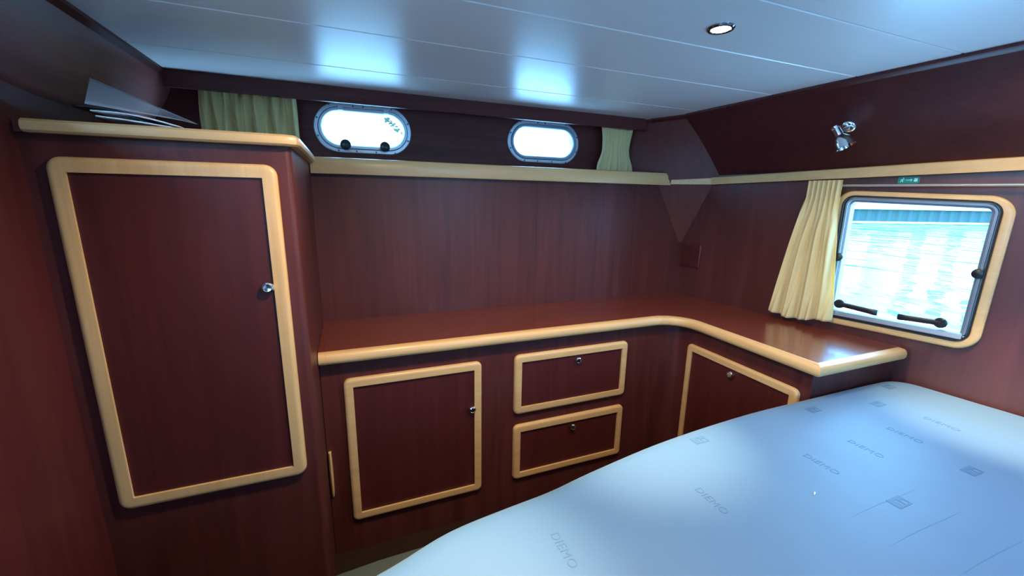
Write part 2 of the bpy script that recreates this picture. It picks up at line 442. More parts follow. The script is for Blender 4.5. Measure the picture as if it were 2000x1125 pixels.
# ------------------------------------------------------------------ tall cabinet
CY, CX1 = 1.415, -.145
CT = Z(.135)
tc_ = thing('tall_cabinet', 'tall dark mahogany cabinet with one light-framed door left of the worktop', 'cabinet', (-.44, 1.75, 0))
mb = MB()
R_ = .018; prof = [(LX, YB-.001), (LX, CY)]+[(CX1-R_+R_*math.sin(a), CY+R_-R_*math.cos(a)) for a in [PI/2*i/6 for i in range(7)]]+[(CX1, YB-.001)]
mb.plate(prof, [], lambda u, v, q: (u, v, q), 0, CT)
mb.build('body', MAH, tc_)
# top board with a light nosing on the front and side
TB0, TB1 = Z(.135), Z(.166)
mb = MB(); mb.plate([(LX+.002, YB-.002), (LX+.002, CY-.01), (CX1+.005, CY-.01), (CX1+.005, YB-.002)], [], lambda u, v, q: (u, v, q), TB0+.0005, TB1-.002)
mb.build('top_board', MAHX, tc_)
def sweep(mb, path, prof, closed=False):
    """path: 2D points; prof: (offset to the right of travel, z)"""
    n = len(path); loops = []
    for i, p in enumerate(path):
        p = Vector(p)
        d0 = (p-Vector(path[i-1])).normalized() if i > 0 else None
        d1 = (Vector(path[i+1])-p).normalized() if i < n-1 else None
        d0 = d0 or d1; d1 = d1 or d0
        n0 = Vector((d0.y, -d0.x)); n1 = Vector((d1.y, -d1.x)); b = (n0+n1).normalized(); k = 1/max(b.dot(n0), .3)
        loops.append([(p.x+b.x*o*k, p.y+b.y*o*k, z) for o, z in prof])
    mb.loft(loops, True, True, True)
    return mb
tn = [(0, TB0), (.022, TB0), (.029, TB0+.005), (.031, TB0+.015), (.028, TB1-.006), (.020, TB1), (0, TB1+.0005)]
pts = [(LX+.026, CY-.008), (CX1-.012, CY-.008), (CX1-.002, CY-.003), (CX1+.002, CY+.008), (CX1+.002, YB-.12), (CX1-.002, YB-.04)]
mb = MB(); sweep(mb, pts, [(a-.004, z) for a, z in tn]); mb.build('board_nosing', LTX, tc_, 'light wood edge nosing')
# door
DX0, DX1, DZ0, DZ1 = -.690, -.186, Z(-.935), Z(.082)
yd = CY-.001
door = MB().box(DX0+.02, DX1-.02, CY-.010, CY, DZ0+.02, DZ1-.02).build('door', MAHD, tc_, 'dark mahogany door panel')
mb = MB(); moulding(mb, DX0, DX1, DZ0, DZ1, .032, .038, cabprof(.038, .019), lambda u, v, q: (u, CY-q, v)); mb.build('door_frame', LTZ, door, 'light wood frame with mitred rounded corners')
def knob(pos, axis, parent, r=.0165):
    MB().lathe([(r*.6, 0), (r*.6, .004), (r*1.0, .007), (r*1.05, .012), (r*.95, .018), (r*.7, .0205), (r*.66, .019), (r*.3, .0185), (.0001, .0183)], pos, axis, 28).build('knob', CHROME, parent, 'round chrome push-button knob')
knob((-.240, CY-.010, Z(-.277)), (0, -1, 0), door)

# ------------------------------------------------------------------ base cabinets
BT = Z(-.640)
BY = 1.68
bc = thing('base_cabinet', 'mahogany base cabinet with one door and two drawers under the back worktop', 'cabinet', (.7, 1.9, 0))
cx, cyc, ra = 1.545, 1.58, .10
arc = [(cx+ra*math.sin(a), cyc+ra*math.cos(a)) for a in [PI/2*i/10 for i in range(11)]]
poly = [(CX1+.002, YB-.001), (CX1+.002, BY)]+arc+[(1.66, 1.58), (1.66, YB-.001)]
mb = MB(); mb.plate(poly, [], lambda u, v, q: (u, v, q), 0, BT); mb.build('body', MAH, bc)
def door_on_back(x0, x1, z0, z1, nm, kx, kz, mat=MAHD, par=bc):
    d = MB().box(x0+.018, x1-.018, BY-.008, BY, z0+.018, z1-.018).build(nm, mat, par)
    mb = MB(); moulding(mb, x0, x1, z0, z1, .026, .036, cabprof(.036, .018), lambda u, v, q: (u, BY-q, v), n=6)
    mb.build(nm+'_frame', LTX, d, 'light wood frame with mitred rounded corners')
    knob((kx, BY-.009, kz), (0, -1, 0), d, .0155)
door_on_back(-.062, .522, Z(-1.392), Z(-.727), 'door', .474, Z(-.953))
door_on_back(.684, 1.325, Z(-1.026), Z(-.722), 'drawer', 1.022, Z(-.785))
door_on_back(.684, 1.325, Z(-1.385), Z(-1.086), 'drawer', 1.012, Z(-1.150))
# narrow upright finger pull beside the door
mb = MB(); px_ = -.133
L = []
for z_, d_, wv in ((Z(-1.250), .012, .0035), (Z(-1.222), .026, .006), (Z(-1.15), .030, .0065), (Z(-1.08), .029, .006), (Z(-1.040), .022, .005)):
    L.append([(px_-wv, BY+.002, z_), (px_-wv, BY-d_*.7, z_), (px_, BY-d_, z_), (px_+wv, BY-d_*.7, z_), (px_+wv, BY+.002, z_)])
mb.loft(L, True, True, True); mb.build('finger_pull', LTZ, bc, 'narrow upright light wood pull')

# return cabinet along the hull side
rc = thing('return_cabinet', 'short mahogany cabinet in the right corner, its door half hidden by the mattress', 'cabinet', (1.9, 1.25, 0))
LY0 = .950; LXF = 1.645
def wx2(y): return wallx(y)-.002
poly = [(LXF, 1.579), (LXF+.006, LY0), (wx2(LY0), LY0), (wx2(1.2), 1.2), (wx2(1.579), 1.579)]
mb = MB(); mb.plate(poly, [], lambda u, v, q: (u, v, q), 0, BT); mb.build('body', MAH, rc, smooth=0)
d = MB().box(LXF-.006, LXF+.006, 1.002, 1.55, Z(-1.37), Z(-.752)).build('door', MAHD, rc)
mb = MB(); moulding(mb, .982, 1.572, Z(-1.392), Z(-.735), .026, .034, cabprof(.034, .017), lambda u, v, q: (LXF+.002-q, u, v), n=6)
mb.build('door_frame', LTY, d, 'light wood frame with rounded corners')
knob((LXF-.006, 1.290, Z(-.795)), (-1, 0, 0), d, .0155)

# worktop over both, with round light nosing
WT = Z(-.600); W0 = Z(-.640)
wt = thing('worktop', 'L-shaped reddish mahogany worktop with rounded light wood edge', 'worktop', (.9, 1.85, W0))
ci = (1.470, 1.500); ri = .165
arc = [(ci[0]+ri*math.sin(a), ci[1]+ri*math.cos(a)) for a in [PI/2*i/14 for i in range(15)]]
inner = [(CX1+.001, 1.665)]+arc+[(1.640, .938)]
poly = [(CX1+.001, YB-.001)]+inner+[(wx2(.938)-.004, .938), (wx2(1.5), 1.5), (wx2(2.03)-.01, 2.03), (2.008, YB-.001)]
mb = MB(); mb.plate(poly, [], lambda u, v, q: (u, v, q), W0+.001, WT); mb.build('top_panel', MAHX, wt, smooth=0)
npf = [(0, W0-.004), (.024, W0-.004), (.031, W0+.001), (.035, W0+.010), (.035, WT-.016), (.031, WT-.006), (.024, WT-.0005), (.012, WT+.002), (0, WT+.0015)]
mb = MB(); sweep(mb, [(CX1+.003, 1.665), (CX1+.028, 1.665)], npf); mb.build('nosing_end_cap', LTX, wt, 'short light wood end piece')
mb = MB(); sweep(mb, [(CX1+.0285, 1.665)]+arc[:1], npf); mb.build('back_nosing', LTX, wt, 'light wood rounded nosing')
mb = MB(); sweep(mb, [(arc[0][0]-.0001, arc[0][1])]+arc+[(1.6355, 1.46)], npf); mb.build('corner_nosing', LTY, wt, 'curved light wood corner nosing')
mb = MB(); sweep(mb, [(1.6355, 1.459), (1.640, .938)], npf)
# extend to the mitre
mb = MB(); L = []
for (px, py, mi) in ((1.6355, 1.459, 0), (1.640, .938, 1)):
    L.append([(px-o_, py-(o_ if mi else 0), z_) for o_, z_ in npf])
mb.loft(L, True, True, True); mb.build('side_nosing', LTY, wt, 'light wood rounded nosing')
mb = MB(); L = [[(1.640-o_, .938-o_, z_) for o_, z_ in npf]]
xe = wx2(.92)-.012
for q in [i/5 for i in range(6)]:
    sh = math.cos(q*PI/2); zz = WT-.02
    L.append([(xe-.022+.022*math.sin(q*PI/2), .938-o_*(.35+.65*sh), zz+(z_-zz)*(.45+.55*sh)) for o_, z_ in npf])
mb.loft(L, True, True, True); mb.build('end_nosing', LTX, wt, 'light wood rounded nosing with rounded tip')

# ------------------------------------------------------------------ shelf, pelmet and rails
sh = thing('wall_shelf', 'narrow ledge with light wood lip under the two portholes', 'shelf', (.85, 2.14, Z(.09)))
p_r = facet(y=2.06, z=Z(.12))
MB().box(CX1+.002, 1.83, 2.075, YU-.001, Z(.093), Z(.113)).build('shelf_board', MAHX, sh, smooth=0)
mb = MB(); pr = [(2.058, Z(.092)), (2.056, Z(.096)), (2.056, Z(.156)), (2.059, Z(.161)), (2.066, Z(.163)), (2.073, Z(.160)), (2.075, Z(.154)), (2.075, Z(.092))]
mb.loft([[(x_, a, b) for a, b in pr] for x_ in (CX1+.004, 1.861)], True, True, True)
# slanting right end
for i, v in enumerate(mb.v):
    if v[0] > 1: mb.v[i] = (v[0]-(v[2]-Z(.092))*.25, v[1], v[2])
mb.build('shelf_lip', LTX, sh, 'light wood lip')

pm = MB().box(LX+.10, 1.672, 2.092, 2.110, Z(.400), CEIL-.0005)
for i, v in enumerate(pm.v):
    if v[0] > 1 and v[2] > Z(.43): pm.v[i] = (v[0]-.018, v[1], v[2])
po = pm.build('pelmet', MAHU, bevel=.001)
po['label'] = 'long dark mahogany pelmet board below the ceiling, above the portholes'; po['category'] = 'pelmet'

# light rail: over the facet, then along the hull side
fa = facet(y=2.056, z=Z(.12)); fb = facet_right(Z(.12))
rz0, rz1 = Z(.098), Z(.140)
mb = MB()
def rail_loop(p, nx, ny, th=.012, za=rz0, zb=rz1):
    return [(p[0], p[1], za), (p[0]+nx*th, p[1]+ny*th, za), (p[0]+nx*th*1.1, p[1]+ny*th*1.1, zb-.004), (p[0]+nx*th*.8, p[1]+ny*th*.8, zb), (p[0], p[1], zb)]
dxy = (fb-fa); dxy.z = 0; dxy.normalize(); nxy = Vector((-dxy.y, dxy.x)) if (-dxy.y) < 0 else Vector((dxy.y, -dxy.x))
f0 = facet(y=2.056, z=rz0); f1 = facet_right(rz0)
mb.loft([rail_loop(f0+Vector((.004, .004, 0)), nxy.x, nxy.y, .014), rail_loop((f1.x-.004, f1.y+.002), nxy.x, nxy.y, .014)], True, True, True)
rr = mb.build('corner_rail', LTX, smooth=0); rr['label'] = 'short light wood rail across the corner facet beside the shelf end'; rr['category'] = 'rail'
mb = MB(); L = []
for i in range(13):
    y = f1.y-.005+(YF-f1.y)*i/12
    t = min(1, (f1.y-y)/1.15)
    za = Z(.097+.027*t); zb = Z(.139+.032*t)
    p = wn(-.004, y, 0)
    L.append(rail_loop((p[0], p[1]), -.9887, -.15, .032, za, zb))
mb.loft(L, True, True, True)
rr = mb.build('side_rail', LTY, smooth=0); rr['label'] = 'long pale wood rail along the right wall above the hull window'; rr['category'] = 'rail'

# ------------------------------------------------------------------ hull window
w3 = sthing('window_3', wn(0, .998, Z(-.26)), 'large rounded hull window looking onto the water')
mb = MB(); moulding(mb, 0, WW, 0, WH, .072, .03, [(0, 0), (0, .012), (.003, .016), (.008, .018), (.026, .018), (.031, .014), (.031, -.03), (.02, -.03)], wfn, n=10)
mb.build('window_surround', LTY, w3, 'pale wood surround')
mb = MB(); moulding(mb, .029, WW-.029, .029, WH-.019, .045, .012, [(0, -.01), (0, .020), (.002, .023), (.006, .023), (.009, .019), (.009, -.01)], wfn, n=10)
mb.build('gasket', RUBBER, w3, 'dark rubber gasket')
mb = MB(); moulding(mb, .038, WW-.038, .038, WH-.028, .038, .02, [(0, -.03), (0, .010), (.003, .014), (.010, .014), (.012, .006), (.020, .004), (.022, -.03)], wfn, n=10)
mb.build('sash', ALUD, w3, 'blue-grey metal sash')
mb = MB(); mb.plate(rrect(.05, WW-.05, .05, WH-.04, .03), [], lambda u, v, q: wfn(u, v, -.012-q), 0, .006); mb.build('pane', PANE, w3)
mb = MB(); L = [[wfn(u, v, h) for v, h in ((.04, .005), (.04, .021), (.044, .024), (.062, .020), (.068, .008), (.068, .004))] for u in (.048, WW-.048)]
mb.loft(L, True, True, True); mb.build('sill_rail', ALUD, w3, 'blue-grey metal bottom rail')
# opening levers and side knobs
def lever(u0, v0, u1, v1):
    hp = wfn(u0, v0, .02)
    l_ = MB().lathe([(.017, 0), (.017, .012), (.021, .015), (.021, .030), (.016, .034), (.0001, .035)], wfn(u0, v0, .000), (-.9887, -.15, 0), 20).build('lever_pivot', BLACK, w3)
    m_ = MB(); L = []
    for t, hw_, dd in ((0, .012, .007), (.15, .011, .007), (.8, .012, .007), (.93, .0135, .007), (1, .012, .005)):
        u = u0+(u1-u0)*t; v = v0+(v1-v0)*t
        L.append([wfn(u, v-hw_, .018), wfn(u, v-hw_, .018+dd*2), wfn(u, v-hw_*.5, .021+dd*2), wfn(u, v+hw_*.5, .021+dd*2), wfn(u, v+hw_, .018+dd*2), wfn(u, v+hw_, .018)])
    m_.loft(L, True, True, True); m_.build('lever_arm', BLACK, w3)
lever(.088, .100, .232, .089)
lever(.432, .096, .300, .090)
for u in (.496, .045):
    MB().lathe([(.008, 0), (.008, .006), (.017, .008), (.0195, .012), (.019, .018), (.014, .021), (.0001, .022)], wfn(u if u > .2 else .046, .312, 0), (-.9887, -.15, 0), 32).build('side_knob', BLACK, w3)
# added hull window outside the view, lets in daylight for the bed
w6 = sthing('window_6', wn(0, -.22, Z(-.25)))
mb = MB(); moulding(mb, h2y0-.03, h2y1+.03, h2z0-.03, h2z1+.03, .07, .03, [(0, 0), (0, .014), (.045, .014), (.045, -.03)], lambda u, v, q: wn(q, u, v)); mb.build('window_frame', LTY, w6)
mb = MB(); mb.plate(rrect(h2y0+.01, h2y1-.01, h2z0+.01, h2z1-.01, .04), [], lambda u, v, q: wn(-.012-q, u, v), 0, .006); mb.build('pane', PANE, w6)

# curtain rod with end fitting
cr = thing('curtain_rod', 'thin metal curtain rod above the hull window with a bracket at its right end', 'curtain rod', wn(.045, 1.0, Z(.07)))
def rodp(y): return wn(.034, y, Z(.080+(y-1.24)*.012))
MB().tube([rodp(1.385), rodp(.71)], .0055, 12).build('rod', plain('satin_rod', (.55, .55, .50), .3, .6), cr)
for dz in (.011, -.011):
    q = rodp(.705); MB().tube([(q[0], q[1]+.012, q[2]+dz), (q[0], q[1]-.012, q[2]+dz)], [.004, .0055], 10).build('end_clip', CHROME, cr)
q = rodp(.705); MB().tube([wn(0, .705, q[2]), q], .004, 10).build('bracket', CHROME, cr)

# ------------------------------------------------------------------ curtains
def curtain(name, label, nu, nv, fn, group=None, hem=None):
    mb = MB(); vs = []; fs = []
    for j in range(nv+1):
        for i in range(nu+1): vs.append(fn(i/nu, j/nv))
    for j in range(nv):
        for i in range(nu): a = j*(nu+1)+i; fs.append((a, a+1, a+nu+2, a+nu+1))
    mb.add(vs, fs)
    o = mb.build(name, CURT, smooth=180, solid=.0016)
    o['label'] = label; o['category'] = 'curtain'
    if group: o['group'] = group
    return o
def sm(a, b, x):
    t = min(1, max(0, (x-a)/(b-a))); return t*t*(3-2*t)
def fold(u, k, ph): return math.sin(2*PI*k*u+ph)
def hull_curtain(u, v):
    # edges measured on the wall: far edge (left in view) and near edge
    yl = 1.377 if v < .12 else 1.377+(1.466-1.377)*((v-.12)/.88)**.9
    yr = 1.240 if v < .15 else 1.240-.052*math.sin(min(1, (v-.15)/.85)*PI*.5)**2
    uu = u+.015*math.sin(2*PI*2*u)*v
    y = yl+(yr-yl)*uu
    zb = -.561-.020*math.sin(PI*min(1, u*1.25))+.010*u
    z = .104+(zb-.104)*v
    a_h = .0075*(1-sm(.10, .30, v)); a_l = .017*sm(.10, .45, v)+.006*v
    d = a_h*fold(u, 7, 0)+a_l*(.65*fold(u+.05*math.sin(v*3), 3.5, .8)+.35*fold(u, 6.0+v, 2+2*v))
    d += .012*math.exp(-((u-.58)/.03)**2)*sm(.5, 1, v)*-1 + .010*math.exp(-((u-.68)/.022)**2)*sm(.55, 1, v)*-1
    d += .004*math.sin(9*v+7*u)*sm(.12, .22, v)*(1-sm(.3, .5, v))
    off = .058+d
    return wn(off, y, Z(z))
curtain('curtain', 'cream pleated curtain hanging at the left side of the hull window', 150, 60, hull_curtain)
def port_curtain(xl, xr, zt, zb, k, seed, flare, waist, yc=2.152, amp=.010):
    def f(u, v):
        c = (xl+xr)/2; hw = (xr-xl)/2
        s_ = 1-waist*math.sin(PI*min(1, v/.85))*.5+flare*sm(.5, 1, v)
        x = c+(u-.5)*2*hw*s_
        a_ = amp*(.5+.5*v)
        d = a_*(.6*fold(u, k, seed)+.4*fold(u+.04*math.sin(4*v+seed), k*.55, 1.3*seed+2.5*v)) + .008*math.sin(2*PI*(k*.5*u-.6*v)+seed)
        d += .005*fold(u, k*1.7, seed*2)*(1-sm(.2, .5, v))
        return (x, yc+d, Z(zt+(zb-zt)*v))
    return f
curtain('curtain', 'cream gathered curtain behind the tall cabinet, left of the porthole with knobs', 200, 40, port_curtain(-.545, -.183, .422, .165, 10, .7, .03, -.02, amp=.03, yc=2.158))
curtain('curtain', 'short cream curtain hanging right of the fixed porthole', 140, 40, port_curtain(1.398, 1.618, .422, .168, 7, 2.1, .22, .28, amp=.014))
for nm, x0, x1, lab in (('curtain_rail', -.60, -.12, 'short curtain rail hidden above the curtain behind the tall cabinet'), ('curtain_rail', 1.36, 1.63, 'short curtain rail hidden above the short right-hand curtain')):
    o = MB().tube([(x0, 2.16, Z(.436)), (x1, 2.16, Z(.436))], .005, 10).build(nm, ALU); o['label'] = lab; o['category'] = 'curtain rail'; o['group'] = 'curtain rails behind the pelmet'

# ------------------------------------------------------------------ exit sign, wall lamp, switch plate
def sgn(y, z, off): return wn(off, y, Z(z))
es = thing('exit_sign', 'small green emergency exit sign with running figure and arrow above the hull window', 'sign', sgn(1.034, .099, 0))
mb = MB(); mb.plate([(1.034+(a-.034)*-1, b) for a, b in rrect(0, .068, .086, .1135, .006, 4)], [], lambda u, v, q: sgn(u, v, q), 0, .002); mb.build('plate', GREEN, es)
def glyph(pts, nm):
    m_ = MB(); m_.plate([(1.068-a, .086+b) for a, b in pts], [], lambda u, v, q: sgn(u, v, .0021+q), 0, .0006); m_.build(nm, SIGNW, es)
glyph([(.026, .0125), (.040, .0125), (.040, .0080), (.047, .0140), (.040, .0200), (.040, .0155), (.026, .0155)], 'arrow')
glyph([(.051, .007), (.062, .007), (.062, .021), (.051, .021)], 'door_symbol')
glyph([(.007, .006), (.010, .006), (.013, .011), (.016, .006), (.0185, .006), (.016, .0125), (.0175, .0155), (.022, .0135), (.023, .0155), (.0165, .0185), (.010, .0175), (.0085, .0135), (.0105, .013), (.012, .0155), (.0125, .0135)], 'running_figure')
m_ = MB(); m_.plate([(1.068-(.0175+.0022*math.cos(a)), .086+.0215+.0022*math.sin(a)) for a in [2*PI*i/14 for i in range(14)]], [], lambda u, v, q: sgn(u, v, .0021+q), 0, .0006); m_.build('figure_head', SIGNW, es)

LB = Vector((1.992, 1.180, Z(.317)))
tL = (LB.z-KZ)/(CEIL-KZ); LB = Vector(upw(1.18, tL))
wl = thing('wall_lamp', 'small chrome swivel reading lamp on the upper right wall', 'lamp', LB)
MB().lathe([(.027, 0), (.027, .004), (.024, .009), (.019, .012), (.0001, .014)], LB, nU, 32).build('base', CHROME, wl)
j0 = LB+nU*.012; j1 = LB+nU*.045+Vector((-.01, .012, .0))
MB().tube([j0, (j0+j1)/2, j1], [.009, .0075, .0075], 14).build('arm', CHROME, wl)
ax = Vector((.12, -.30, -.55)).normalized()
hb = j1+Vector((-.006, .016, .026))
MB().lathe([(.0001, -.004), (.012, -.003), (.0165, .001), (.0165, .009), (.014, .011), (.0145, .042), (.019, .048), (.028, .060), (.0335, .076), (.0375, .096), (.0385, .098), (.036, .098), (.031, .076), (.024, .060), (.0001, .052)], hb, ax, 32).build('shade', CHROME, wl)
MB().lathe([(.007, .048), (.011, .055), (.011, .066), (.0001, .073)], hb, ax, 16).build('bulb', plain('bulb_glass', (.8, .82, .85), .15), wl)

# blank box near the corner
sp_ = thing('junction_box', 'small square dark wooden junction box on the right wall near the corner', 'box', wn(0, 2.0, Z(-.34)))
mb = MB(); L = []
for off, ins in ((0, 0), (.012, 0), (.016, .004)):
    L.append([wn(off, y, Z(z)) for y, z in rrect(1.935+ins, 2.075-ins, -.415+ins, -.272-ins, .004, 2)])
mb.loft(L, True, False, True); mb.build('cover', MAHD, sp_)
MB().lathe([(.003, 0), (.003, .001), (.0001, .0016)], wn(.016, 2.01, Z(-.278)), (-.9887, -.15, 0), 10).build('screw', CHROME, sp_)

# ------------------------------------------------------------------ papers on the cabinet
def sheet(name, label, cat, fn, mat, nu=16, nv=8, th=.0015, group=None):
    mb = MB(); vs = [fn(i/nu, j/nv) for j in range(nv+1) for i in range(nu+1)]
    fs = [(j*(nu+1)+i, j*(nu+1)+i+1, (j+1)*(nu+1)+i+1, (j+1)*(nu+1)+i) for j in range(nv) for i in range(nu)]
    mb.add(vs, fs); o = mb.build(name, mat, smooth=180, solid=th); o['label'] = label; o['category'] = cat
    if group: o['group'] = group
    return o
def clearplastic():
    mt, n, l, b = new_mat('clear_plastic')
    out = n['Material Output']
    setp(b, Base_Color=(.8, .82, .86, 1), Roughness=.15)
    tr = n.new('ShaderNodeBsdfTransparent'); mx = n.new('ShaderNodeMixShader'); mx.inputs[0].default_value = .45
    l.new(tr.outputs[0], mx.inputs[1]); l.new(b.outputs[0], mx.inputs[2]); l.new(mx.outputs[0], out.inputs['Surface'])
    return mt
CLEARP = clearplastic()
zt = TB1+.002
sheet('magazine', 'lower white magazine with curled edge on top of the tall cabinet', 'magazine',
      lambda u, v: (-.585+.155*u, 1.43+.24*v, zt+.003+.016*(1-u)**1.6*(1-.3*v)+.004*math.sin(PI*u)), PAPER, th=.0035, group='magazines on the tall cabinet')
sheet('magazine', 'upper white magazine bent over the lower one on the tall cabinet', 'magazine',
      lambda u, v: (-.600+.185*u, 1.445+.24*v, zt+.0075+.026*(1-u)**1.2+.010*math.sin(PI*u)**1.0), PAPER, th=.003, group='magazines on the tall cabinet')
o = sheet('folder', 'dark folder under the tilted clear sleeve on the tall cabinet', 'folder',
      lambda u, v: (-.640+.15*u, 1.46+.2*v, zt+.0135+.030*(1-u)+.012*math.sin(PI*u)), DARKP, th=.004)
sheet('plastic_sleeve', 'clear plastic sleeve standing tilted on the papers on the tall cabinet', 'sleeve',
      lambda u, v: (-.610+.195*u-.045*v*(1-u), 1.45+.16*v, Z(.218-.024*u)+v*(1-u)*.094+v*u*.012), CLEARP, th=.002)

# ------------------------------------------------------------------ bed
MT = Z(-.735)
outline = [(-.42, YF+.12), (-.42, .15), (-.40, .35), (-.34, .50), (-.22, .64), (-.10, .70), (-.026, .727), (.05, .752), (.136, .785), (.21, .803), (.336, .820), (.441, .833), (.581, .862), (.788, .898), (.95, .918), (1.143, .934), (1.35, .944), (1.59, .944), (1.894, .944), (2.06, .942), (2.12, .935), (2.165, .905), (2.192, .86), (2.205, .78)]
for y in (.58, .2, -.3, -.9, YF+.12): outline.append((wallx(y)-.012, y))
def spline(pts, n=5):
    out = []; N = len(pts)
    for i in range(N):
        p0, p1, p2, p3 = [Vector(pts[(i+k) % N]) for k in (-1, 0, 1, 2)]
        if i in (N-1, N-2, N-3, N-4, N-5, 0): out.append(tuple(p1)); continue
        for j in range(n):
            t = j/n
            q = .5*((2*p1)+(-p0+p2)*t+(2*p0-5*p1+4*p2-p3)*t*t+(-p0+3*p1-3*p2+p3)*t**3); out.append(tuple(q))
    return out
OUT = spline(outline)
def inset(pts, d):
    N = len(pts); out = []
    for i in range(N):
        p = Vector(pts[i]); a = (p-Vector(pts[i-1])).normalized(); b = (Vector(pts[(i+1) % N])-p).normalized()
        na = Vector((a.y, -a.x)); nb = Vector((b.y, -b.x)); q = (na+nb)
        if q.length < 1e-6: q = na
        q.normalize(); out.append((p.x+q.x*d, p.y+q.y*d))
    return out
bed = thing('mattress', 'white mattress, blue daylight in its colour, with faint woven lettering filling the right foreground', 'mattress', (1.0, -.3, MT-.14))
mb = MB(); H = .135
prof = [(.03, -H), (.008, -H+.01), (0, -H+.03), (0, -.035), (.003, -.022), (.010, -.011), (.022, -.004), (.040, -.0008), (.060, 0)]
loops = []
for d_, z_ in prof: loops.append([(x, y, MT+z_) for x, y in inset(OUT, d_)])
mb.loft(loops, True)
N = len(OUT); top = loops[-1]; bot = loops[0]
for lp in (top, bot):
    tr = tessellate_polygon([[Vector((p[0], p[1], 0)) for p in lp]])
    mb.add(lp, [tuple(t) for t in tr])
mb.build('ticking', MATT, bed, smooth=50)
def crease(x0, y0, x1, y1, wd=.0013):
    m_ = MB(); d = Vector((x1-x0, y1-y0)).normalized(); n_ = Vector((-d.y, d.x))
    L = []
    for i in range(9):
        t = i/8; ww = wd*math.sin(PI*(t*.96+.02)); x = x0+(x1-x0)*t; y = y0+(y1-y0)*t+.002*math.sin(5*t)
        L.append([(x-n_.x*ww, y-n_.y*ww, MT), (x, y, MT+.0003), (x+n_.x*ww, y+n_.y*ww, MT)])
    m_.loft(L, False); m_.build('crease', CREASE, bed)
crease(1.07, .48, 1.35, .485); crease(1.06, .396, 1.36, .399); crease(1.08, .301, 1.42, .301)
def lettering(txt, x, y, size, rot, nm):
    cu = bpy.data.curves.new(nm, 'FONT'); cu.body = txt; cu.size = size; cu.extrude = .0003; cu.align_x = 'LEFT'; cu.space_character = 1.05
    tmp = bpy.data.objects.new(nm+'_tmp', cu); COL.objects.link(tmp)
    dg = bpy.context.evaluated_depsgraph_get(); me = bpy.data.meshes.new_from_object(tmp.evaluated_get(dg))
    bpy.data.objects.remove(tmp)
    me.materials.clear(); me.materials.append(WEAVE)
    o = bpy.data.objects.new(nm, me); COL.objects.link(o); o.parent = bed
    o.location = Vector((x, y, MT+.0003))-ORIG[bed.name]; o.rotation_euler = (0, 0, rot)
for tx, ty, an in ((1.078, .566, .5), (.852, .385, .9)):
    m_ = MB(); dx, dy = math.cos(an)*.007, math.sin(an)*.007
    m_.tube([(tx-dx, ty-dy, MT+.001), (tx, ty, MT+.003), (tx+dx, ty+dy, MT+.001)], [.0008, .0022, .0008], 8); m_.build('tuft', PAPER, bed, 'tiny pale tuft')
for (x, y) in ((1.425, .692), (1.635, .694), (1.215, .690), (.375, .690), (.795, .690), (1.845, .69)):
    lettering('DIEMO', x, y, .030, -PI/2, 'woven_lettering')
def logo(x, y):
    m_ = MB(); c = Vector((x, y)); s_ = .026
    m_.plate([(x-s_, y-s_*.6), (x+s_, y-s_*.6), (x+s_, y+s_*.6), (x-s_, y+s_*.6)], [[(x-s_*.2, y-s_*.4), (x+s_*.1, y-s_*.4), (x+s_*.1, y+s_*.3), (x-s_*.2, y+s_*.3)][::-1], [(x+s_*.3, y-s_*.4), (x+s_*.8, y-s_*.4), (x+s_*.8, y+s_*.1), (x+s_*.3, y+s_*.1)][::-1]], lambda u, v, q: (u, v, MT+.0003+q), 0, .0005)
    m_.build('woven_mark', WEAVE, bed)
for (x, y) in ((1.81, .805), (1.53, .860), (1.25, .470), (.985, .856), (2.03, .88), (1.60, .47)): logo(x, y)

bb = thing('bed_base', 'dark mahogany bed base with grey-green cloth top under the mattress', 'bed base', (1.0, -.3, 0))
bo = [(-.47, YF+.1), (-.47, .30), (-.44, .60), (-.36, .77), (-.22, .86), (-.08, .882), (.017, .890), (.3, .895), (.9, .905), (1.5, .925), (1.9, .930), (wallx(.9)-.02, .93), (wallx(.5)-.014, .5), (wallx(YF+.1)-.014, YF+.1)]
mb = MB(); mb.plate(bo, [], lambda u, v, q: (u, v, q), 0, MT-.145); mb.build('base_panel', MAHD, bb, smooth=0)
mb = MB(); mb.plate(inset(bo, -.0), [], lambda u, v, q: (u, v, q), MT-.1449, MT-.1352); mb.build('cloth_cover', GREYFAB, bb, smooth=0)

# ------------------------------------------------------------------ outside: water, quay, trees
WL = Z(-.90)
def water():
    mt, n, l, b = new_mat('harbour_water')
    setp(b, Base_Color=(.012, .26, .22, 1), Roughness=.03, IOR=1.33, Specular_IOR_Level=.9)
    tc = n.new('ShaderNodeTexCoord'); mp = n.new('ShaderNodeMapping'); mp.inputs['Scale'].default_value = (1.0, .38, 1); mp.inputs['Rotation'].default_value = (0, 0, .9)
    l.new(tc.outputs['Object'], mp.inputs['Vector'])
    nz = n.new('ShaderNodeTexNoise'); nz.inputs['Scale'].default_value = 1.5; nz.inputs['Detail'].default_value = 3; nz.inputs['Distortion'].default_value = .6
    l.new(mp.outputs['Vector'], nz.inputs['Vector'])
    bp = n.new('ShaderNodeBump'); bp.inputs['Strength'].default_value = .32; bp.inputs['Distance'].default_value = .13
    l.new(nz.outputs['Fac'], bp.inputs['Height']); l.new(bp.outputs['Normal'], b.inputs['Normal'])
    return mt
q0 = Vector((21.6, 12.6)); q1 = Vector((29.3, 10.0)); qd = (q1-q0).normalized(); qn = Vector((-qd.y, qd.x))
wv = [(2.75, -55), tuple(q0+qd*(60)-qn*50)]+[tuple(q0+qd*58-qn*.02), tuple(q0-qd*18-qn*.02)]+[(2.75, tuple(q0-qd*18)[1])]
o = MB().add([(x, y, WL) for x, y in wv], [(0, 1, 2, 3)]).build('water', water(), smooth=0)
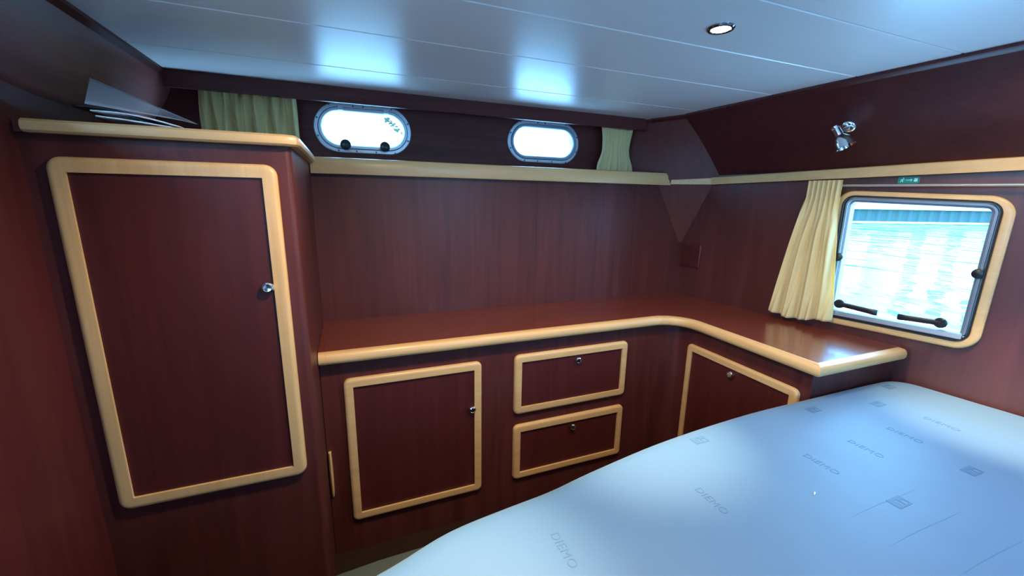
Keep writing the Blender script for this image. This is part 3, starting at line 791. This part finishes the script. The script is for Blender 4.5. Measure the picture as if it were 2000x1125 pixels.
o['label'] = 'rippled teal harbour water outside the hull window'; o['category'] = 'water'; o['kind'] = 'stuff'
q0 = Vector((21.6, 12.6)); q1 = Vector((29.3, 10.0)); qd = (q1-q0).normalized(); qn = Vector((-qd.y, qd.x))
QM = plain('teal_sheet_piling', (.016, .045, .040), .6)
mb = MB(); L0 = []; s_ = -60
path = []
while s_ < 60:
    for ds, dd in ((0, 0), (.18, 0), (.26, .05), (.44, .05)):
        p = q0+qd*(s_+ds)+qn*dd; path.append((p.x, p.y))
    s_ += .52
mb.loft([[(x, y, z) for x, y in path] for z in (WL-1, Z(-.22))], False)
qa = thing('quay_wall', 'dark teal steel sheet-pile quay wall across the water', 'quay', (q0.x, q0.y, WL))
mb.build('sheet_piling', QM, qa, smooth=0)
def strip(off0, off1, z0, z1):
    a = q0+qd*-60; b = q0+qd*60
    return MB().loft([[tuple((p+qn*o_).to_3d()+Vector((0, 0, z))) for o_, z in ((off0, z0), (off0, z1), (off1, z1), (off1, z0))] for p in (a, b)], True, True, True)
strip(-.35, .0, WL+.02, WL+.10).build('waterline_beam', plain('pale_beam', (.55, .8, .8), .6), qa, 'pale beam at the waterline', smooth=0)
strip(-.12, .5, Z(-.24), Z(-.19)).build('quay_cap', plain('quay_cap_stone', (.6, .65, .65), .8), qa, smooth=0)
strip(.5, 60, Z(-.3), Z(-.22)).build('quay_ground', plain('quay_paving', (.75, .76, .74), .9), qa, smooth=0)
# building and trees that the water mirrors
def quay_pt(s_, d_): 
    p = q0+qd*s_+qn*d_; return Vector((p.x, p.y, Z(-.22)))
bd = thing('quay_building', 'long white building behind the quay, mirrored in the water', 'building', quay_pt(2, 8))
HM = plain('white_render', (.88, .9, .9), .8)
def qbox(s0, s1, d0, d1, z0, z1): 
    c = [quay_pt(a, b) for a, b in ((s0, d0), (s1, d0), (s1, d1), (s0, d1))]
    return MB().loft([[(p.x, p.y, z) for p in c] for z in (z0, z1)], True, True, True)
qbox(-10, 9.4, 8, 15, Z(-.3), Z(4.9)).build('walls', HM, bd, smooth=0)
qbox(-10.4, 9.7, 7.6, 15.4, Z(4.9), Z(5.2)).build('roof', plain('pale_roof', (.6, .62, .62), .8), bd, smooth=0)
for k in range(7): qbox(-8.5+2.5*k, -7.6+2.5*k, 7.95, 8.05, Z(.8), Z(2.4)).build('window', plain_dark, bd, smooth=0)
bd2 = thing('quay_building', 'taller white house behind the quay, mirrored on the right of the water', 'building', quay_pt(12, 8))
qbox(11.3, 23, 8, 14.6, Z(-.3), Z(10.2)).build('walls', HM, bd2, smooth=0)
qbox(11.1, 23.2, 7.8, 14.8, Z(10.2), Z(10.5)).build('roof', plain('grey_roof', (.3, .33, .35), .8), bd2, smooth=0)
for k in range(4):
    for j in range(3): qbox(12.3+2.7*k, 13.3+2.7*k, 7.95, 8.05, Z(1+2.9*j), Z(2.6+2.9*j)).build('window', plain_dark, bd2, smooth=0)
LEAF = plain('leaf_green', (.012, .055, .030), .7)
BARK = plain('bark', (.09, .06, .04), .9)
def tree(base, h, r, label, seed, group='trees behind the quay'):
    rnd = random.Random(seed)
    t = thing('tree', label, 'tree', base, group)
    MB().tube([base, base+Vector((.1, 0, h*.3)), base+Vector((0, .1, h*.6))], [.28, .2, .12], 8).build('trunk', BARK, t)
    mb = MB()
    for k in range(900):
        a = rnd.uniform(0, 2*PI); e = math.asin(rnd.uniform(-1, 1)); rr = r*rnd.uniform(.55, 1.0)
        c = base+Vector((0, 0, h*.62))+Vector((rr*math.cos(a)*math.cos(e), rr*math.sin(a)*math.cos(e), rr*1.15*math.sin(e)))
        d = Vector((rnd.uniform(-1, 1), rnd.uniform(-1, 1), rnd.uniform(-1, 1))).normalized(); e1 = d.orthogonal().normalized(); e2 = d.cross(e1); s1 = rnd.uniform(.3, .55)
        mb.add([c+e1*s1, c+e2*s1*.6, c-e1*s1, c-e2*s1*.6], [(0, 1, 2, 3)])
    mb.build('foliage', LEAF, t, smooth=0)
for i, (a, b, h, r) in enumerate(((-1.5, 22.5, 12.5, 4.6), (8.4, 22.6, 14, 4.7), (18.2, 22.6, 15, 4.8), (28.5, 24, 13, 4.8))):
    tree(quay_pt(a, b), h, r, ['leafy green tree furthest left behind the long white building', 'leafy green tree in the gap between the two white buildings', 'leafy green tree behind the taller white house', 'leafy green tree furthest right along the quay'][i], i+3)
# tree on the bank astern whose leafy twig shows in the left porthole
bt = thing('bank_tree', 'tree astern whose leafy twig shows in the porthole with knobs', 'tree', (2.1, 8.4, Z(-1.2)))
MB().tube([(2.1, 8.4, Z(-1.2)), (2.1, 8.4, Z(.6)), (2.0, 8.3, Z(1.9)), (1.9, 8.3, Z(2.6))], [.14, .12, .09, .03], 10).build('trunk', BARK, bt)
tw = [Vector((2.05, 8.35, EZ+1.35)), Vector((1.55, 8.2, EZ+1.30)), Vector((1.18, 8.05, EZ+1.14)), Vector((.95, 8.0, EZ+1.12)), Vector((.80, 8.0, EZ+1.30)), Vector((.70, 8.0, EZ+1.38))]
MB().tube(tw, [.03, .018, .008, .006, .005, .003], 6).build('twig', BARK, bt)
mb = MB(); rnd = random.Random(5)
for k in range(46):
    i = rnd.choice([2, 2, 3, 3, 4]); t = rnd.random(); c = tw[i].lerp(tw[i+1] if i < 5 else tw[i], t)+Vector((rnd.uniform(-.04, .04), rnd.uniform(-.05, .05), rnd.uniform(-.05, .05)))
    d = Vector((rnd.uniform(-.5, .5), -1, rnd.uniform(-.5, .5))).normalized(); e1 = d.orthogonal().normalized(); e1 = Matrix.Rotation(rnd.uniform(0, PI*2), 3, d) @ e1; e2 = d.cross(e1); s1 = rnd.uniform(.03, .055)
    mb.add([c-e1*s1, c+e2*s1*.4, c+e1*s1, c-e2*s1*.4], [(0, 1, 2, 3)])
mb.build('leaves', plain('dark_leaf', (.012, .03, .012), .6), bt, smooth=0)
bk = MB().add([(x, y, Z(-1.2)) for x, y in ((-40, 6), (2.75, 6), (2.75, 60), (-40, 60))], [(0, 1, 2, 3)]).build('bank_ground', plain('pale_bounce_bank', (.72, .72, .68), .9), smooth=0)  # unseen ground, made pale to bounce light up through the portholes
jt = MB().box(-14, -1.15, -12, 6, Z(-.95), Z(-.80)).build('bounce_jetty', plain('pale_concrete', (.75, .74, .70), .9), smooth=0, bevel=.02)  # added unseen slab, bounces daylight up to the ceiling
jt['label'] = 'unseen pale slab added left of the boat to bounce light upwards'; jt['category'] = 'bounce_jetty'
bk['label'] = 'unseen bank astern of the boat, paled to bounce light'; bk['category'] = 'ground'
